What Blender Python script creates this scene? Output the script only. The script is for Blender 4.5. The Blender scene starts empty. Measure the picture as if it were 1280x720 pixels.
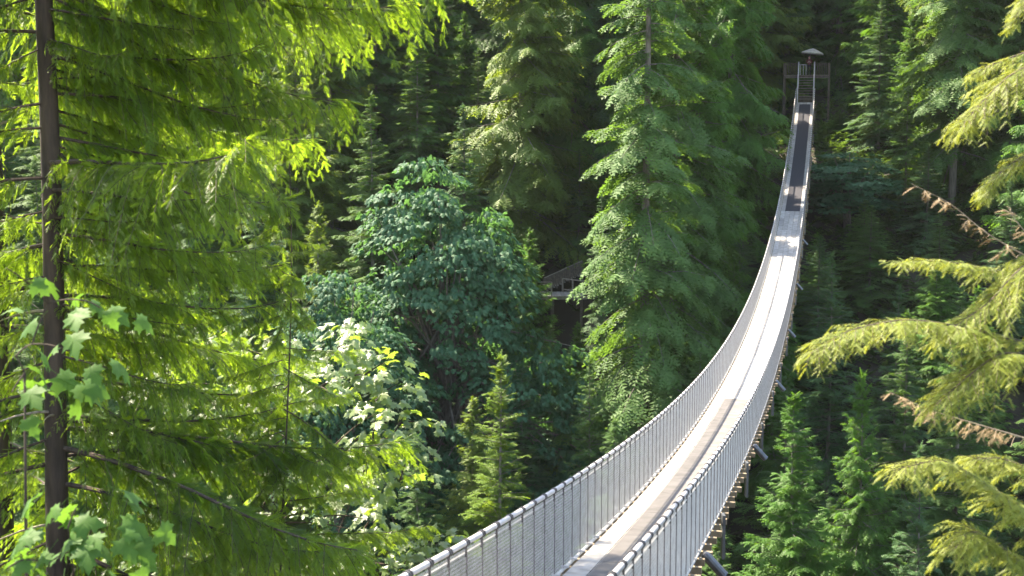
import bpy, math, random
import numpy as np
from mathutils import Vector, Matrix

# ------------------------------------------------------------------ camera, world, sun, exposure
SC = bpy.context.scene
COL = SC.collection
F_PX, PITCH = 1750.0, 0.113446401            # focal length in photo pixels (1280 wide), pitch down
cam_d = bpy.data.cameras.new('camera')
cam = bpy.data.objects.new('camera', cam_d); COL.objects.link(cam)
cam_d.sensor_width = 36.0
cam_d.lens = 36.0 * F_PX / 1280.0
cam_d.clip_start = 0.1; cam_d.clip_end = 2000
cam.location = (0, 0, 0)
cam.rotation_euler = (math.pi / 2 - PITCH, 0, 0)
cam_d.dof.use_dof = True
cam_d.dof.focus_distance = 48.0
cam_d.dof.aperture_fstop = 3.2
SC.camera = cam

SUN_AZ = math.radians(-48)                   # left of straight ahead (+Y), clockwise positive
SUN_EL = math.radians(55)
world = bpy.data.worlds.new('World'); SC.world = world
world.use_nodes = True
wn = world.node_tree.nodes; wl = world.node_tree.links
sky = wn.new('ShaderNodeTexSky'); sky.sky_type = 'NISHITA'; sky.sun_disc = False
sky.sun_elevation = SUN_EL; sky.sun_rotation = SUN_AZ
sky.altitude = 100; sky.air_density = 1.0; sky.dust_density = 1.0; sky.ozone_density = 1.0
bg = wn['Background']; bg.inputs['Strength'].default_value = 0.15
wl.new(sky.outputs[0], bg.inputs['Color'])
sun_d = bpy.data.lights.new('sun', 'SUN'); sun_d.energy = 5.0; sun_d.angle = math.radians(0.53)
sun_d.color = (1.0, 0.95, 0.86)
sun = bpy.data.objects.new('sun', sun_d); COL.objects.link(sun)
SUN_V = Vector((math.sin(SUN_AZ) * math.cos(SUN_EL), math.cos(SUN_AZ) * math.cos(SUN_EL), math.sin(SUN_EL)))
sun.rotation_euler = SUN_V.to_track_quat('Z', 'Y').to_euler()
sun.location = (-60, 60, 90)
SC.view_settings.view_transform = 'Standard'; SC.view_settings.look = 'None'
SC.view_settings.exposure = 2.42; SC.view_settings.gamma = 1.0
SC.view_settings.use_curve_mapping = False
SC.view_settings.use_white_balance = True; SC.view_settings.white_balance_temperature = 7700; SC.view_settings.white_balance_tint = 10
cy = SC.cycles
cy.max_bounces = 10; cy.diffuse_bounces = 5; cy.glossy_bounces = 2; cy.transmission_bounces = 7
cy.transparent_max_bounces = 6; cy.caustics_reflective = False; cy.caustics_refractive = False
cy.use_denoising = True
cy.sample_clamp_indirect = 4.0

RS = np.random.RandomState
PI = math.pi

# ------------------------------------------------------------------ helpers
def at(px, py, Y):
    """a photo pixel at forward distance Y"""
    u = (px - 640) / F_PX; v = -(py - 360) / F_PX
    cp, sp = math.cos(PITCH), math.sin(PITCH)
    d = np.array([u, cp + sp * v, -sp + cp * v])
    return d * (Y / d[1])

class MB:
    """collects vertices and faces, builds ONE mesh object"""
    def __init__(self): self.v = []; self.t = []; self.q = []; self.a = []; self.n = 0; self.mt = []; self.mq = []
    def add(self, v, t=None, q=None, a=None, m=0):
        v = np.asarray(v, float).reshape(-1, 3)
        self.v.append(v)
        self.a.append(np.full(len(v), .5) if a is None else np.asarray(a, float))
        if t is not None and len(t):
            self.t.append(np.asarray(t, np.int64).reshape(-1, 3) + self.n); self.mt.append(np.full(len(self.t[-1]), m))
        if q is not None and len(q):
            self.q.append(np.asarray(q, np.int64).reshape(-1, 4) + self.n); self.mq.append(np.full(len(self.q[-1]), m))
        self.n += len(v); return self
    def hexa(self, c8, m=0):
        """8 corners: bottom ring 0-3, top ring 4-7"""
        return self.add(c8, q=[(3,2,1,0),(4,5,6,7),(0,1,5,4),(1,2,6,5),(2,3,7,6),(3,0,4,7)], m=m)
    def box(self, c, s, m=0, rz=0.0):
        x, y, z = s[0]/2, s[1]/2, s[2]/2
        p = np.array([(-x,-y,-z),(x,-y,-z),(x,y,-z),(-x,y,-z),(-x,-y,z),(x,-y,z),(x,y,z),(-x,y,z)])
        if rz:
            cc, ss = math.cos(rz), math.sin(rz)
            p = p @ np.array([(cc, ss, 0), (-ss, cc, 0), (0, 0, 1)])
        return self.hexa(p + np.asarray(c), m)
    def bar(self, a, b, w, h, m=0):
        """box beam from a to b, width w (sideways), height h (up)"""
        a, b = np.asarray(a, float), np.asarray(b, float)
        d = b - a; d /= np.linalg.norm(d)
        up = np.array([0,0,1.0]) if abs(d[2]) < .95 else np.array([1.0,0,0])
        s = np.cross(d, up); s /= np.linalg.norm(s); u = np.cross(s, d)
        c = []
        for zz in (-h/2, h/2):
            for p, sg in ((a,-1),(a,1),(b,1),(b,-1)): c.append(p + s*sg*w/2 + u*zz)
        return self.hexa(c, m)
    def tube(self, P, r, n=6, cap=True, m=0, a=None):
        P = np.asarray(P, float); k = len(P)
        r = np.broadcast_to(np.asarray(r, float), (k,))
        T = np.gradient(P, axis=0); T /= np.linalg.norm(T, axis=1)[:, None] + 1e-9
        ref = np.array([0,0,1.0]) if abs(T[:,2]).mean() < .8 else np.array([1.0,0,0])
        S = np.cross(T, ref); S /= np.linalg.norm(S, axis=1)[:, None] + 1e-9
        U = np.cross(S, T)
        th = np.arange(n) * 2*PI/n
        V = P[:,None,:] + r[:,None,None]*(np.cos(th)[None,:,None]*S[:,None,:] + np.sin(th)[None,:,None]*U[:,None,:])
        i = np.arange(k-1)[:,None]*n; j = np.arange(n)[None,:]; j2 = (j+1) % n
        q = np.stack([i+j, i+n+j, i+n+j2, i+j2], -1).reshape(-1,4)
        nb = self.n
        self.add(V.reshape(-1,3), q=q, m=m, a=None if a is None else np.repeat(np.broadcast_to(a,(k,)), n))
        if cap:
            t = [(0, x, x+1) for x in range(1, n-1)] + [((k-1)*n, (k-1)*n+x+1, (k-1)*n+x) for x in range(1, n-1)]
            self.t.append(np.array(t) + nb); self.mt.append(np.full(len(t), m))
        return self
    def mesh(self, name, mats, smooth=False):
        me = bpy.data.meshes.new(name)
        V = np.concatenate(self.v); A = np.concatenate(self.a)
        T = np.concatenate(self.t) if self.t else np.zeros((0,3), np.int64)
        Q = np.concatenate(self.q) if self.q else np.zeros((0,4), np.int64)
        me.vertices.add(len(V)); me.vertices.foreach_set('co', V.ravel())
        nl = T.size + Q.size
        me.loops.add(nl); me.loops.foreach_set('vertex_index', np.concatenate([T.ravel(), Q.ravel()]).astype(np.int32))
        me.polygons.add(len(T) + len(Q))
        st = np.concatenate([np.arange(len(T))*3, len(T)*3 + np.arange(len(Q))*4]).astype(np.int32)
        me.polygons.foreach_set('loop_start', st)
        mi = np.concatenate(self.mt + self.mq + [np.zeros(0)]).astype(np.int32)
        if not isinstance(mats, (list, tuple)): mats = [mats]
        for m_ in mats: me.materials.append(m_)
        if len(mats) > 1: me.polygons.foreach_set('material_index', mi)
        me.polygons.foreach_set('use_smooth', np.full(len(T)+len(Q), bool(smooth)))
        at_ = me.attributes.new('v', 'FLOAT', 'POINT'); at_.data.foreach_set('value', A)
        me.update(calc_edges=True); me.validate()
        return me
    def obj(self, name, mats, parent=None, smooth=False):
        return link(name, self.mesh(name, mats, smooth), parent)

def link(name, me, parent=None):
    o = bpy.data.objects.new(name, me); COL.objects.link(o)
    if parent is not None: o.parent = parent
    return o
def tag(o, label=None, cat=None, group=None, kind=None):
    if label: o['label'] = label
    if cat: o['category'] = cat
    if group: o['group'] = group
    if kind: o['kind'] = kind
    return o
def thing(name, loc, label, cat, group=None, rz=0.0):
    o = link(name, None); o.location = loc; o.rotation_euler = (0, 0, rz); o.empty_display_size = .3
    return tag(o, label, cat, group)

def norm(a): return a / (np.linalg.norm(a, axis=-1, keepdims=True) + 1e-9)
def frames(d, up):
    """rotation matrices with x along d, z near up"""
    x = norm(d); y = norm(np.cross(up, x)); z = np.cross(x, y)
    return np.stack([x, y, z], -1)
def scatter(mb, tmpl, O, M, S, A=None, m=0):
    """copies of a small template (verts, tris, tint offset) at origins O with frames M and sizes S"""
    V, T, tv = tmpl
    O = np.asarray(O); S = np.asarray(S)
    if S.ndim == 1: S = S[:, None] * np.ones((1, 3))
    W = np.einsum('nij,nkj->nki', M, V[None] * S[:, None, :]) + O[:, None, :]
    n, k = W.shape[:2]
    tri = (T[None] + (np.arange(n) * k)[:, None, None]).reshape(-1, 3)
    A = np.full(n, .5) if A is None else A
    mb.add(W.reshape(-1, 3), t=tri, a=np.clip(A[:, None] + tv[None], 0, 1).ravel(), m=m)

# ------------------------------------------------------------------ leaf templates (unit length along x)
def t_frond(pairs=7, wid=.42, tw=.05, seed=1, curl=.12):
    """flat scale-leaf spray: an axis with pairs of narrow leaflets"""
    rs = RS(seed); V = []; T = []; A = []
    def tri(a, b, c, t): 
        k = len(V); V.extend([a, b, c]); T.append((k, k+1, k+2)); A.extend(t)
    tri((0,-.012,0),(0,.012,0),(1,0,-curl),(-.1,-.1,.1))
    for i in range(pairs):
        u = .06 + .86*i/(pairs-1)
        l = wid*(1-.62*u)*(.8+.4*rs.rand())
        for sg in (-1, 1):
            uu = u + (.03 if sg > 0 else 0)
            z = -curl*uu*uu; an = math.radians(38+10*rs.randn()*.6)
            tx, ty = uu + l*math.cos(an), sg*l*math.sin(an)
            tri((uu-tw*.5,0,z),(uu+tw,0,z),(tx,ty,z-.06*rs.rand()-.03),(-.05,-.05,.12))
    return np.array(V, float), np.array(T), np.array(A)
def t_twig(n=9, l=.3, w=.045, seed=2, flat=True, fwd=60):
    """needle twig: rows of needles both sides (and on top)"""
    rs = RS(seed); V = []; T = []; A = []
    def tri(a, b, c, t): 
        k = len(V); V.extend([a, b, c]); T.append((k, k+1, k+2)); A.extend(t)
    tri((0,-.015,0),(0,.015,0),(1,0,-.05),(-.15,-.15,.1))
    for i in range(n):
        u = .04 + .92*i/(n-1)
        for sg in (-1, 1):
            an = math.radians(fwd + 8*rs.randn()); ll = l*(1-.45*u)*(.8+.4*rs.rand())
            dz = .12*rs.randn() if flat else .5*rs.rand()
            tri((u-w*.5,0,-.05*u),(u+w*.5,0,-.05*u),(u+ll*math.cos(an), sg*ll*math.sin(an), ll*dz-.05*u),(0,0,.1))
    return np.array(V, float), np.array(T), np.array(A)
def t_maple(fine=True):
    """lobed leaf, stalk end at 0, tip at x = 1"""
    half = [(0,.0),(.02,.10),(-.10,.30),(.07,.30),(.10,.52),(.24,.44),(.40,.56),(.40,.36),(.52,.20),(.68,.30),(.74,.16),(1.0,0)] if fine else \
           [(0,0),(-.08,.30),(.16,.28),(.36,.55),(.46,.20),(.70,.26),(1.0,0)]
    pts = half + [(x,-y) for x, y in half[-2:0:-1]]
    V = [(.3,0,.03)] + [(x, y, -.14*y*y*3 - .16*max(x-.2,0)**2 - (.03 if i % 2 else 0)) for i, (x, y) in enumerate(pts)]
    T = [(0, i+1, (i+1) % len(pts)+1) for i in range(len(pts))]
    A = [.12] + [(.10 if i % 2 == 0 else -.12) for i in range(len(pts))]
    return np.array(V, float), np.array(T), np.array(A)
FROND = t_frond(9, .46, .052)
FROND_S = t_frond(4, .52, .16, 3)
TWIG = t_twig(11, .26, .05)
TWIG_S = t_twig(4, .44, .23, 5, True, 52)
LEAF = t_maple(True); LEAF_S = t_maple(False)

# ------------------------------------------------------------------ materials
def new_mat(name):
    m = bpy.data.materials.new(name); m.use_nodes = True
    return m, m.node_tree.nodes, m.node_tree.links
def foliage(name, dark, light, trans, tmix=.35, rough=.45, spec=.4, nscale=.6, sat_var=.0):
    m, N, L = new_mat(name)
    p = N['Principled BSDF']; out = N['Material Output']
    at_ = N.new('ShaderNodeAttribute'); at_.attribute_name = 'v'
    geo = N.new('ShaderNodeTexCoord'); nz = N.new('ShaderNodeTexNoise'); nz.inputs['Scale'].default_value = nscale
    nz.inputs['Detail'].default_value = 1
    L.new(geo.outputs['Object'], nz.inputs['Vector'])
    oi = N.new('ShaderNodeObjectInfo')
    a1 = N.new('ShaderNodeMath'); a1.operation = 'MULTIPLY_ADD'; a1.inputs[1].default_value = .9; a1.inputs[2].default_value = -.45
    L.new(nz.outputs['Fac'], a1.inputs[0])
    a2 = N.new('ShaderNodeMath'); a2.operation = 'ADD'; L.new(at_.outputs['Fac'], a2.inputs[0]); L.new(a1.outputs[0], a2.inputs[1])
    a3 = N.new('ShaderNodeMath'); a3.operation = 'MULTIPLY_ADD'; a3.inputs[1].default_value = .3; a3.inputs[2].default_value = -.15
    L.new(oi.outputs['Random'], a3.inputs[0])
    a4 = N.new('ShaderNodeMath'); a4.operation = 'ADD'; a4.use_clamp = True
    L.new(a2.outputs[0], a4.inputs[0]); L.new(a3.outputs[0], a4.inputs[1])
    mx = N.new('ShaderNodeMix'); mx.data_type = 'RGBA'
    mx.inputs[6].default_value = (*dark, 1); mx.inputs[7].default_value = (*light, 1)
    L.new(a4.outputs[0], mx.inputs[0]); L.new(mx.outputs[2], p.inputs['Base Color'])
    p.inputs['Roughness'].default_value = rough; p.inputs['Specular IOR Level'].default_value = spec
    tr = N.new('ShaderNodeBsdfTranslucent')
    tm = N.new('ShaderNodeMix'); tm.data_type = 'RGBA'
    tm.inputs[6].default_value = (*[c*.6 for c in trans], 1); tm.inputs[7].default_value = (*trans, 1)
    L.new(a4.outputs[0], tm.inputs[0]); L.new(tm.outputs[2], tr.inputs['Color'])
    ms = N.new('ShaderNodeMixShader'); ms.inputs[0].default_value = tmix
    L.new(p.outputs[0], ms.inputs[1]); L.new(tr.outputs[0], ms.inputs[2]); L.new(ms.outputs[0], out.inputs['Surface'])
    return m
def surf(name, c1, c2, scale=4.0, rough=.8, metal=0.0, stretch=(1,1,1), bump=.0, detail=6, rnd=0.0, coord='Object', spec=.5):
    m, N, L = new_mat(name); p = N['Principled BSDF']
    tc = N.new('ShaderNodeTexCoord'); mp = N.new('ShaderNodeMapping'); mp.inputs['Scale'].default_value = stretch
    nz = N.new('ShaderNodeTexNoise'); nz.inputs['Scale'].default_value = scale; nz.inputs['Detail'].default_value = detail
    L.new(tc.outputs[coord], mp.inputs[0]); L.new(mp.outputs[0], nz.inputs['Vector'])
    cr = N.new('ShaderNodeValToRGB'); cr.color_ramp.elements[0].position = .3; cr.color_ramp.elements[1].position = .7
    cr.color_ramp.elements[0].color = (*c1, 1); cr.color_ramp.elements[1].color = (*c2, 1)
    L.new(nz.outputs['Fac'], cr.inputs[0])
    last = cr.outputs[0]
    if rnd:
        oi = N.new('ShaderNodeObjectInfo'); hs = N.new('ShaderNodeHueSaturation')
        ma = N.new('ShaderNodeMath'); ma.operation = 'MULTIPLY_ADD'; ma.inputs[1].default_value = rnd; ma.inputs[2].default_value = 1-rnd/2
        L.new(oi.outputs['Random'], ma.inputs[0]); L.new(ma.outputs[0], hs.inputs['Value']); L.new(last, hs.inputs['Color']); last = hs.outputs[0]
    L.new(last, p.inputs['Base Color'])
    p.inputs['Roughness'].default_value = rough; p.inputs['Metallic'].default_value = metal; p.inputs['Specular IOR Level'].default_value = spec
    if bump:
        b = N.new('ShaderNodeBump'); b.inputs['Strength'].default_value = bump; b.inputs['Distance'].default_value = .02
        L.new(nz.outputs['Fac'], b.inputs['Height']); L.new(b.outputs[0], p.inputs['Normal'])
    return m

M_CEDAR = foliage('cedar_near_leaf', (.022,.065,.010), (.08,.15,.018), (.36,.54,.035), .62, .45, .45, .9)
M_HEML  = foliage('hemlock_needle', (.10,.15,.02), (.24,.28,.05), (.44,.48,.06), .42, .5, .3, 2.0)
M_SAPL  = foliage('sapling_leaf', (.04,.10,.022), (.065,.14,.026), (.16,.33,.035), .36, .6, .18, 2.5)
M_DEAD  = foliage('dead_needle', (.14,.10,.055), (.30,.22,.13), (.2,.13,.06), .2, .7, .2, 3.0)
M_MAPLE = foliage('maple_leaf', (.08,.13,.04), (.13,.19,.055), (.34,.50,.05), .42, .44, 1.0, 1.5)
M_MAPLE_B = foliage('maple_leaf_cool', (.030,.09,.044), (.056,.135,.066), (.12,.28,.06), .36, .6, .22, .35)
M_FIR   = foliage('fir_needle', (.040,.090,.024), (.085,.165,.045), (.16,.30,.035), .38, .6, .2, .35)
M_FIRB  = foliage('blue_fir_needle', (.040,.090,.036), (.078,.155,.060), (.14,.27,.055), .34, .6, .22, .35)
M_CEDF  = foliage('cedar_far_leaf', (.06,.105,.018), (.12,.19,.04), (.26,.36,.035), .42, .55, .25, .4)
M_CEDG  = foliage('lush_cedar_leaf', (.042,.105,.018), (.075,.175,.034), (.17,.36,.03), .42, .55, .25, .4)
M_SPRU  = foliage('spruce_needle', (.06,.115,.016), (.115,.19,.03), (.24,.36,.03), .38, .6, .2, .8)
M_UNDER = foliage('fern_leaf', (.03,.07,.015), (.07,.13,.03), (.14,.24,.03), .35, .6, .25, .2)
M_BARK  = surf('bark', (.022,.014,.009), (.075,.050,.033), 9, .9, stretch=(1,1,.18), bump=.8)
M_BARKG = surf('grey_bark', (.06,.05,.042), (.19,.165,.14), 7, .9, stretch=(1,1,.2), bump=.6)
M_BARKD = surf('dead_twig_bark', (.16,.12,.085), (.34,.28,.21), 14, .85)
M_SOIL  = surf('forest_floor', (.016,.013,.009), (.05,.04,.024), .35, .95, bump=.6, detail=10)
M_ROCK  = surf('river_rock', (.12,.11,.10), (.34,.32,.29), .5, .9, bump=.5)
M_WATER = surf('river_water', (.02,.05,.045), (.04,.08,.07), .4, .08)
M_DECK  = surf('weathered_deck_wood', (.20,.185,.17), (.36,.335,.31), 5, .75, stretch=(1,1,1), rnd=.42, bump=.15)
M_WOODL = surf('yellow_timber', (.15,.11,.065), (.28,.215,.135), 6, .75, rnd=.25)
M_WOODD = surf('dark_brown_timber', (.055,.040,.030), (.12,.09,.07), 6, .8, rnd=.2)
M_WOODM = surf('grey_brown_timber', (.15,.12,.095), (.27,.225,.185), 6, .8, rnd=.25)
M_MAT   = surf('rubber_grip_mat', (.095,.088,.083), (.14,.13,.124), 3, .9, spec=.2)
M_CARPET= surf('black_carpet', (.012,.012,.017), (.024,.023,.032), 25, .95)
M_STEEL = surf('galvanised_steel', (.36,.34,.32), (.52,.50,.47), 8, .55, metal=.1)
M_RAIL  = surf('pale_rail_sleeve', (.34,.32,.32), (.46,.44,.44), 6, .5)
M_BAND  = surf('dark_cable_clamp', (.05,.045,.045), (.12,.11,.11), 12, .5, metal=.4)
M_ROPE  = surf('dark_hanger_rope', (.10,.085,.085), (.20,.18,.18), 30, .6, metal=.3)
M_PLATE = surf('grey_steel_plate', (.07,.075,.08), (.12,.125,.13), 8, .5, metal=.3)
M_LAMP  = surf('floodlight_shell', (.07,.075,.085), (.12,.125,.14), 10, .35, metal=.6)
M_GLASS = surf('floodlight_glass', (.3,.3,.3), (.4,.4,.4), 5, .1)
M_WPAINT= surf('pale_painted_post', (.30,.29,.28), (.42,.41,.40), 6, .5)
M_CANVAS= surf('cream_canvas', (.22,.20,.18), (.30,.28,.25), 6, .85)
M_CLOTH = surf('dark_clothing', (.018,.016,.020), (.035,.030,.034), 12, .9)
M_SHIRT = surf('maroon_top', (.10,.03,.03), (.16,.05,.045), 12, .9)
M_SKIN  = surf('skin', (.42,.24,.17), (.50,.30,.22), 10, .6)
M_HAIR  = surf('dark_hair', (.02,.014,.010), (.04,.03,.02), 20, .6)

# ------------------------------------------------------------------ the bridge line and the gorge
P0 = np.array([26.83023, 129.21072, 2.37212]); AZ = .22477282
SLOPE, K2, K3 = .315637833, 2.44753237e-3, -2.81799653e-6
HW, HR, HRAIL = .808, .838, 1.2
DIR = np.array([-math.sin(AZ), -math.cos(AZ), 0]); NRM = np.array([math.cos(AZ), -math.sin(AZ), 0])
def deck(s, off=0.0, h=0.0):
    s = np.asarray(s, float)
    z = P0[2] - SLOPE*s + K2*s**2 + K3*s**3 + h
    return np.stack([P0[0] + DIR[0]*s + NRM[0]*off, P0[1] + DIR[1]*s + NRM[1]*off, z + 0*s], -1)
W_B = P0[0]*math.cos(AZ) - P0[1]*math.sin(AZ)
def tw(x, y): return x*math.sin(AZ) + y*math.cos(AZ), x*math.cos(AZ) - y*math.sin(AZ)
TP = np.array([(-60,-2.0),(-8,-2.2),(0,-2.9),(3,-4.6),(6,-8.5),(14,-15),(25,-25),(36,-44),(44,-56),(50,-58),(56,-58),(60,-56),(66,-50),(80,-39),(100,-21),(112,-11),(122,-4.5),(130,-.6),(138,1.4),(160,6),(220,20),(300,46),(420,95),(700,150)])
def ground_z(x, y):
    x = np.asarray(x, float); y = np.asarray(y, float)
    t, w = tw(x, y)
    t2 = t + 1.3*np.sin(w*.11+1) + .8*np.sin(w*.29)
    t2 = np.where((t > -6) & (t < 10), t, t2)
    z = np.interp(t2, TP[:,0], TP[:,1])
    n = np.sin(x*.31+y*.17)*np.cos(y*.23-x*.11)*.8 + np.sin(x*.83+1.7)*np.sin(y*.71)*.35
    amp = np.clip((t-14)/20, 0, 1)*np.clip((np.abs(t-53)-5)/8, .05, 1)*np.where((t > 118) & (t < 142), .25, 1)
    return z + n*amp

gx = np.concatenate([np.linspace(-420,-90,14)[:-1], np.linspace(-90,90,91), np.linspace(90,420,14)[1:]])
gy = np.concatenate([np.linspace(-60,-10,8)[:-1], np.linspace(-10,150,107), np.linspace(150,620,40)[1:]])
GX, GY = np.meshgrid(gx, gy); GZ = ground_z(GX, GY)
g = MB(); nx, ny = len(gx), len(gy)
ii = (np.arange(ny-1)[:,None]*nx + np.arange(nx-1)[None]).ravel()
g.add(np.stack([GX,GY,GZ],-1).reshape(-1,3), q=np.stack([ii,ii+1,ii+nx+1,ii+nx],-1))
tag(g.obj('ground', M_SOIL, smooth=True), kind='structure')
r_ = MB()
RW = np.linspace(-300,300,31)
ax = np.array([math.sin(AZ), math.cos(AZ)]); lx = np.array([math.cos(AZ), -math.sin(AZ)])
rv = [np.array([*(ax*t + lx*w), -57.2]) for w in RW for t in (44, 59)]
r_.add(rv, q=[(2*i, 2*i+1, 2*i+3, 2*i+2) for i in range(30)])
tag(r_.obj('river', M_WATER), kind='structure')

# ------------------------------------------------------------------ suspension bridge
S_END = 127.0
br = thing('suspension_bridge', tuple(deck(60, 0, -.3)), 'long swaying pedestrian suspension bridge with wire mesh sides crossing the gorge', 'bridge')
br_inv = -np.array(br.location)
def bpart(mb, name, mats, smooth=False, parent=None):
    o = mb.obj(name, mats, parent or br, smooth)
    if parent is None: o.location = br_inv
    return o
def slab(s0, s1, o0, o1, h0, h1, mb=None):
    mb = mb or MB()
    c = [deck(s0,o0,h0), deck(s0,o1,h0), deck(s1,o1,h0), deck(s1,o0,h0), deck(s0,o0,h1), deck(s0,o1,h1), deck(s1,o1,h1), deck(s1,o0,h1)]
    return mb.hexa(c)
# deck planks: 5 boards wide, staggered
rs = RS(7)
NB = 5; bw = 2*(HW-.03)/NB
for b in range(NB):
    s = -.3 - (b % 2)*1.22
    while s < S_END:
        s1 = min(s + 2.44, S_END); s0 = max(s, 0.0)
        if s1 - s0 > .2:
            o0 = -HW + .03 + b*bw
            dz = rs.uniform(-.003, .003)
            mb = MB()
            mid = (s0+s1)/2
            slab(s0+.004, mid, o0+.006, o0+bw-.006, -.04, dz, mb); slab(mid, s1-.005, o0+.006, o0+bw-.006, -.04, dz, mb)
            bpart(mb, 'deck_plank', M_DECK)
        s += 2.44
# carpets
def runner(s0, s1, o0, o1, h, mat, name, step):
    S_ = np.linspace(s0, s1, int((s1-s0)/step)+2); mb = MB(); k = len(S_)
    V = np.concatenate([deck(S_,o0,.004), deck(S_,o0,h), deck(S_,o1,h), deck(S_,o1,.004)])
    i = np.arange(k-1)
    q = [np.stack([a*k+i, a*k+i+1, b_*k+i+1, b_*k+i], -1) for a, b_ in ((0,1),(1,2),(2,3))]
    mb.add(V, q=np.concatenate(q))
    mb.add([V[0],V[k],V[2*k],V[3*k]], q=[(0,1,2,3)]); mb.add([V[k-1],V[2*k-1],V[3*k-1],V[4*k-1]], q=[(3,2,1,0)])
    o = bpart(mb, name, mat); return o
runner(.6, 34, -.5, .5, .014, M_CARPET, 'carpet', 1.0)['label'] = 'long black carpet runner on the far slope of the deck'
for i in range(16):
    a = 88.8 + i*2.4
    if a < S_END-.3: runner(a+.006, min(a+2.394, S_END), -.44, .55, .016, M_MAT, 'grip_mat', .8)
SP = .65
NH = int(S_END/SP)
stations = [.5 + i*SP for i in range(NH)]
# handrails, cables
SS = np.linspace(-.2, S_END, 180)
for sg in (-1, 1):
    bpart(MB().tube(deck(SS, sg*HR, HRAIL), .031, 8), 'handrail', M_RAIL, True)
    bpart(MB().tube(deck(SS, sg*(HR+.005), HRAIL-.10), .011, 4), 'top_wire', M_STEEL)
    bpart(MB().tube(deck(SS, sg*(HR-.005), .015), .026, 6), 'deck_cable', M_STEEL, True)
    bpart(MB().tube(deck(SS, sg*(HR-.10), -.175), .03, 6), 'support_cable', M_STEEL, True)
# hangers and clamps: the nearest ones are parts, the far ones joined
for sg in (-1, 1):
    far_h, far_c = MB(), MB()
    for i, s in enumerate(stations):
        near = i >= NH-148
        h = MB() if near else far_h
        P = np.array([deck(s, sg*HR+.014, -.1), deck(s, sg*HR+.014, HRAIL)])
        h.tube(P, .0062, 4, cap=False)
        h.bar(deck(s, sg*(HR+.02), .06), deck(s, sg*(HR-.09), .06), .025, .025, m=1)
        c = MB() if near else far_c
        c.tube(deck(np.array([s-.045, s-.02]), sg*HR, HRAIL), .044, 8); c.tube(deck(np.array([s+.02, s+.045]), sg*HR, HRAIL), .044, 8)
        c.tube(np.array([deck(s,sg*HR,HRAIL-.14), deck(s,sg*HR,HRAIL)]), .02, 6)
        if near:
            bpart(h, 'hanger_rope', [M_ROPE, M_RAIL]); bpart(c, 'rail_clamp', M_BAND)
    tag(bpart(far_h, 'distant_hanger_ropes', [M_ROPE, M_RAIL]), kind='stuff'); tag(bpart(far_c, 'distant_rail_clamps', M_BAND), kind='stuff')
# wire mesh panels
for sg in (-1, 1):
    edges = list(np.arange(2.0, S_END, 7.0)) + [S_END]
    edges = [0.0] + edges
    for e0, e1 in zip(edges[:-1], edges[1:]):
        mb = MB(); s = e0; sp = .046
        H0, H1 = .03, HRAIL-.05
        ss = np.arange(e0, e1, sp)
        for dr in (-1, 1):
            for s in ss:
                s2 = s + dr*.62
                a, b = deck(s, sg*HR, H0), deck(s2, sg*HR, H1)
                n = NRM*.0038; d = -DIR*.0033
                V = [a+n*.6, a-n*.3+d, a-n*.3-d, b+n*.6, b-n*.3+d, b-n*.3-d]
                mb.add(V, q=[(0,1,4,3),(1,2,5,4),(2,0,3,5)])
        bpart(mb, 'mesh_panel', M_STEEL)
# cross beams under the deck, outriggers, floodlights
for i, s in enumerate(stations):
    mb = MB(); a, b = deck(s, -HR-.12, -.11), deck(s, HR+.12+.04*math.sin(i*2.3), -.11)
    mb.bar(a, b, .085, .10)
    bpart(mb, 'cross_beam', M_WOODL)
for s in np.arange(3.0, S_END, 7.0):
    for sg in (-1, 1):
        mb = MB(); mb.bar(deck(s, sg*(HR+.10), -.72), deck(s, sg*(HR+.10), .06), .20, .05)
        bpart(mb, 'outrigger_plate', M_PLATE)
for s in (111.4, 97.6, 83.9, 70.2, 56.5, 42.8):
    mb = MB(); a = deck(s, HR+.06, -.02); b = a + NRM*.30 + np.array([0,0,-.34]) - DIR*.06
    d = (b-a)/np.linalg.norm(b-a)
    mb.tube(np.array([a, a+d*.04, b-d*.02, b]), [.05,.075,.075,.08], 12)
    o = bpart(mb, 'floodlight', M_LAMP, False)
    gl = MB(); gl.tube(np.array([b+d*.002, b+d*.006]), .068, 12); gl.obj('lens', M_GLASS, o)
    bk = MB(); bk.bar(deck(s, HR, -.10), a+d*.1, .03, .03); bk.obj('bracket', M_PLATE, o)

# ------------------------------------------------------------------ far landing: stairs and platform
A3 = -DIR                                           # direction away from camera along the bridge
def far(u, off, z): return P0 + A3*u + NRM*off + np.array([0,0,z - P0[2]])
PZ = 4.95
pl = thing('landing_platform', tuple(far(4.5, 0, float(ground_z(*far(4.5,0,0)[:2])))), 'timber landing platform with steep stairs at the far end of the bridge', 'platform')
pinv = -np.array(pl.location)
def ppart(mb, name, mat):
    o = mb.obj(name, mat, pl); o.location = pinv; return o
NS = 9
for i in range(NS):
    z = 2.44 + (PZ-2.44)*(i+1)/(NS+1); u = .25 + 2.35*(i+1)/(NS+1)
    ppart(MB().bar(far(u,-.62,z), far(u,.62,z), .25, .05), 'step', M_WOODM)
for sg in (-1,1):
    ppart(MB().bar(far(.1,sg*.66,2.40), far(2.7,sg*.66,PZ-.02), .05, .26), 'stringer', M_WOODD)
    ppart(MB().tube(np.array([far(-.2,sg*.72,3.55), far(2.5,sg*.72,PZ+1.1)]), .035, 8), 'stair_handrail', M_WPAINT)
    for u, z0 in ((.0,2.2),(1.25,3.45),(2.55,PZ-.3)):
        zt = 3.6 + (PZ+1.1-3.55)*(u+.2)/2.7 if u < 2.5 else PZ+1.22
        ppart(MB().bar(far(u,sg*.72,z0), far(u,sg*.72,zt), .10, .10), 'stair_post', M_WPAINT if u > 2 else M_STEEL)
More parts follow.
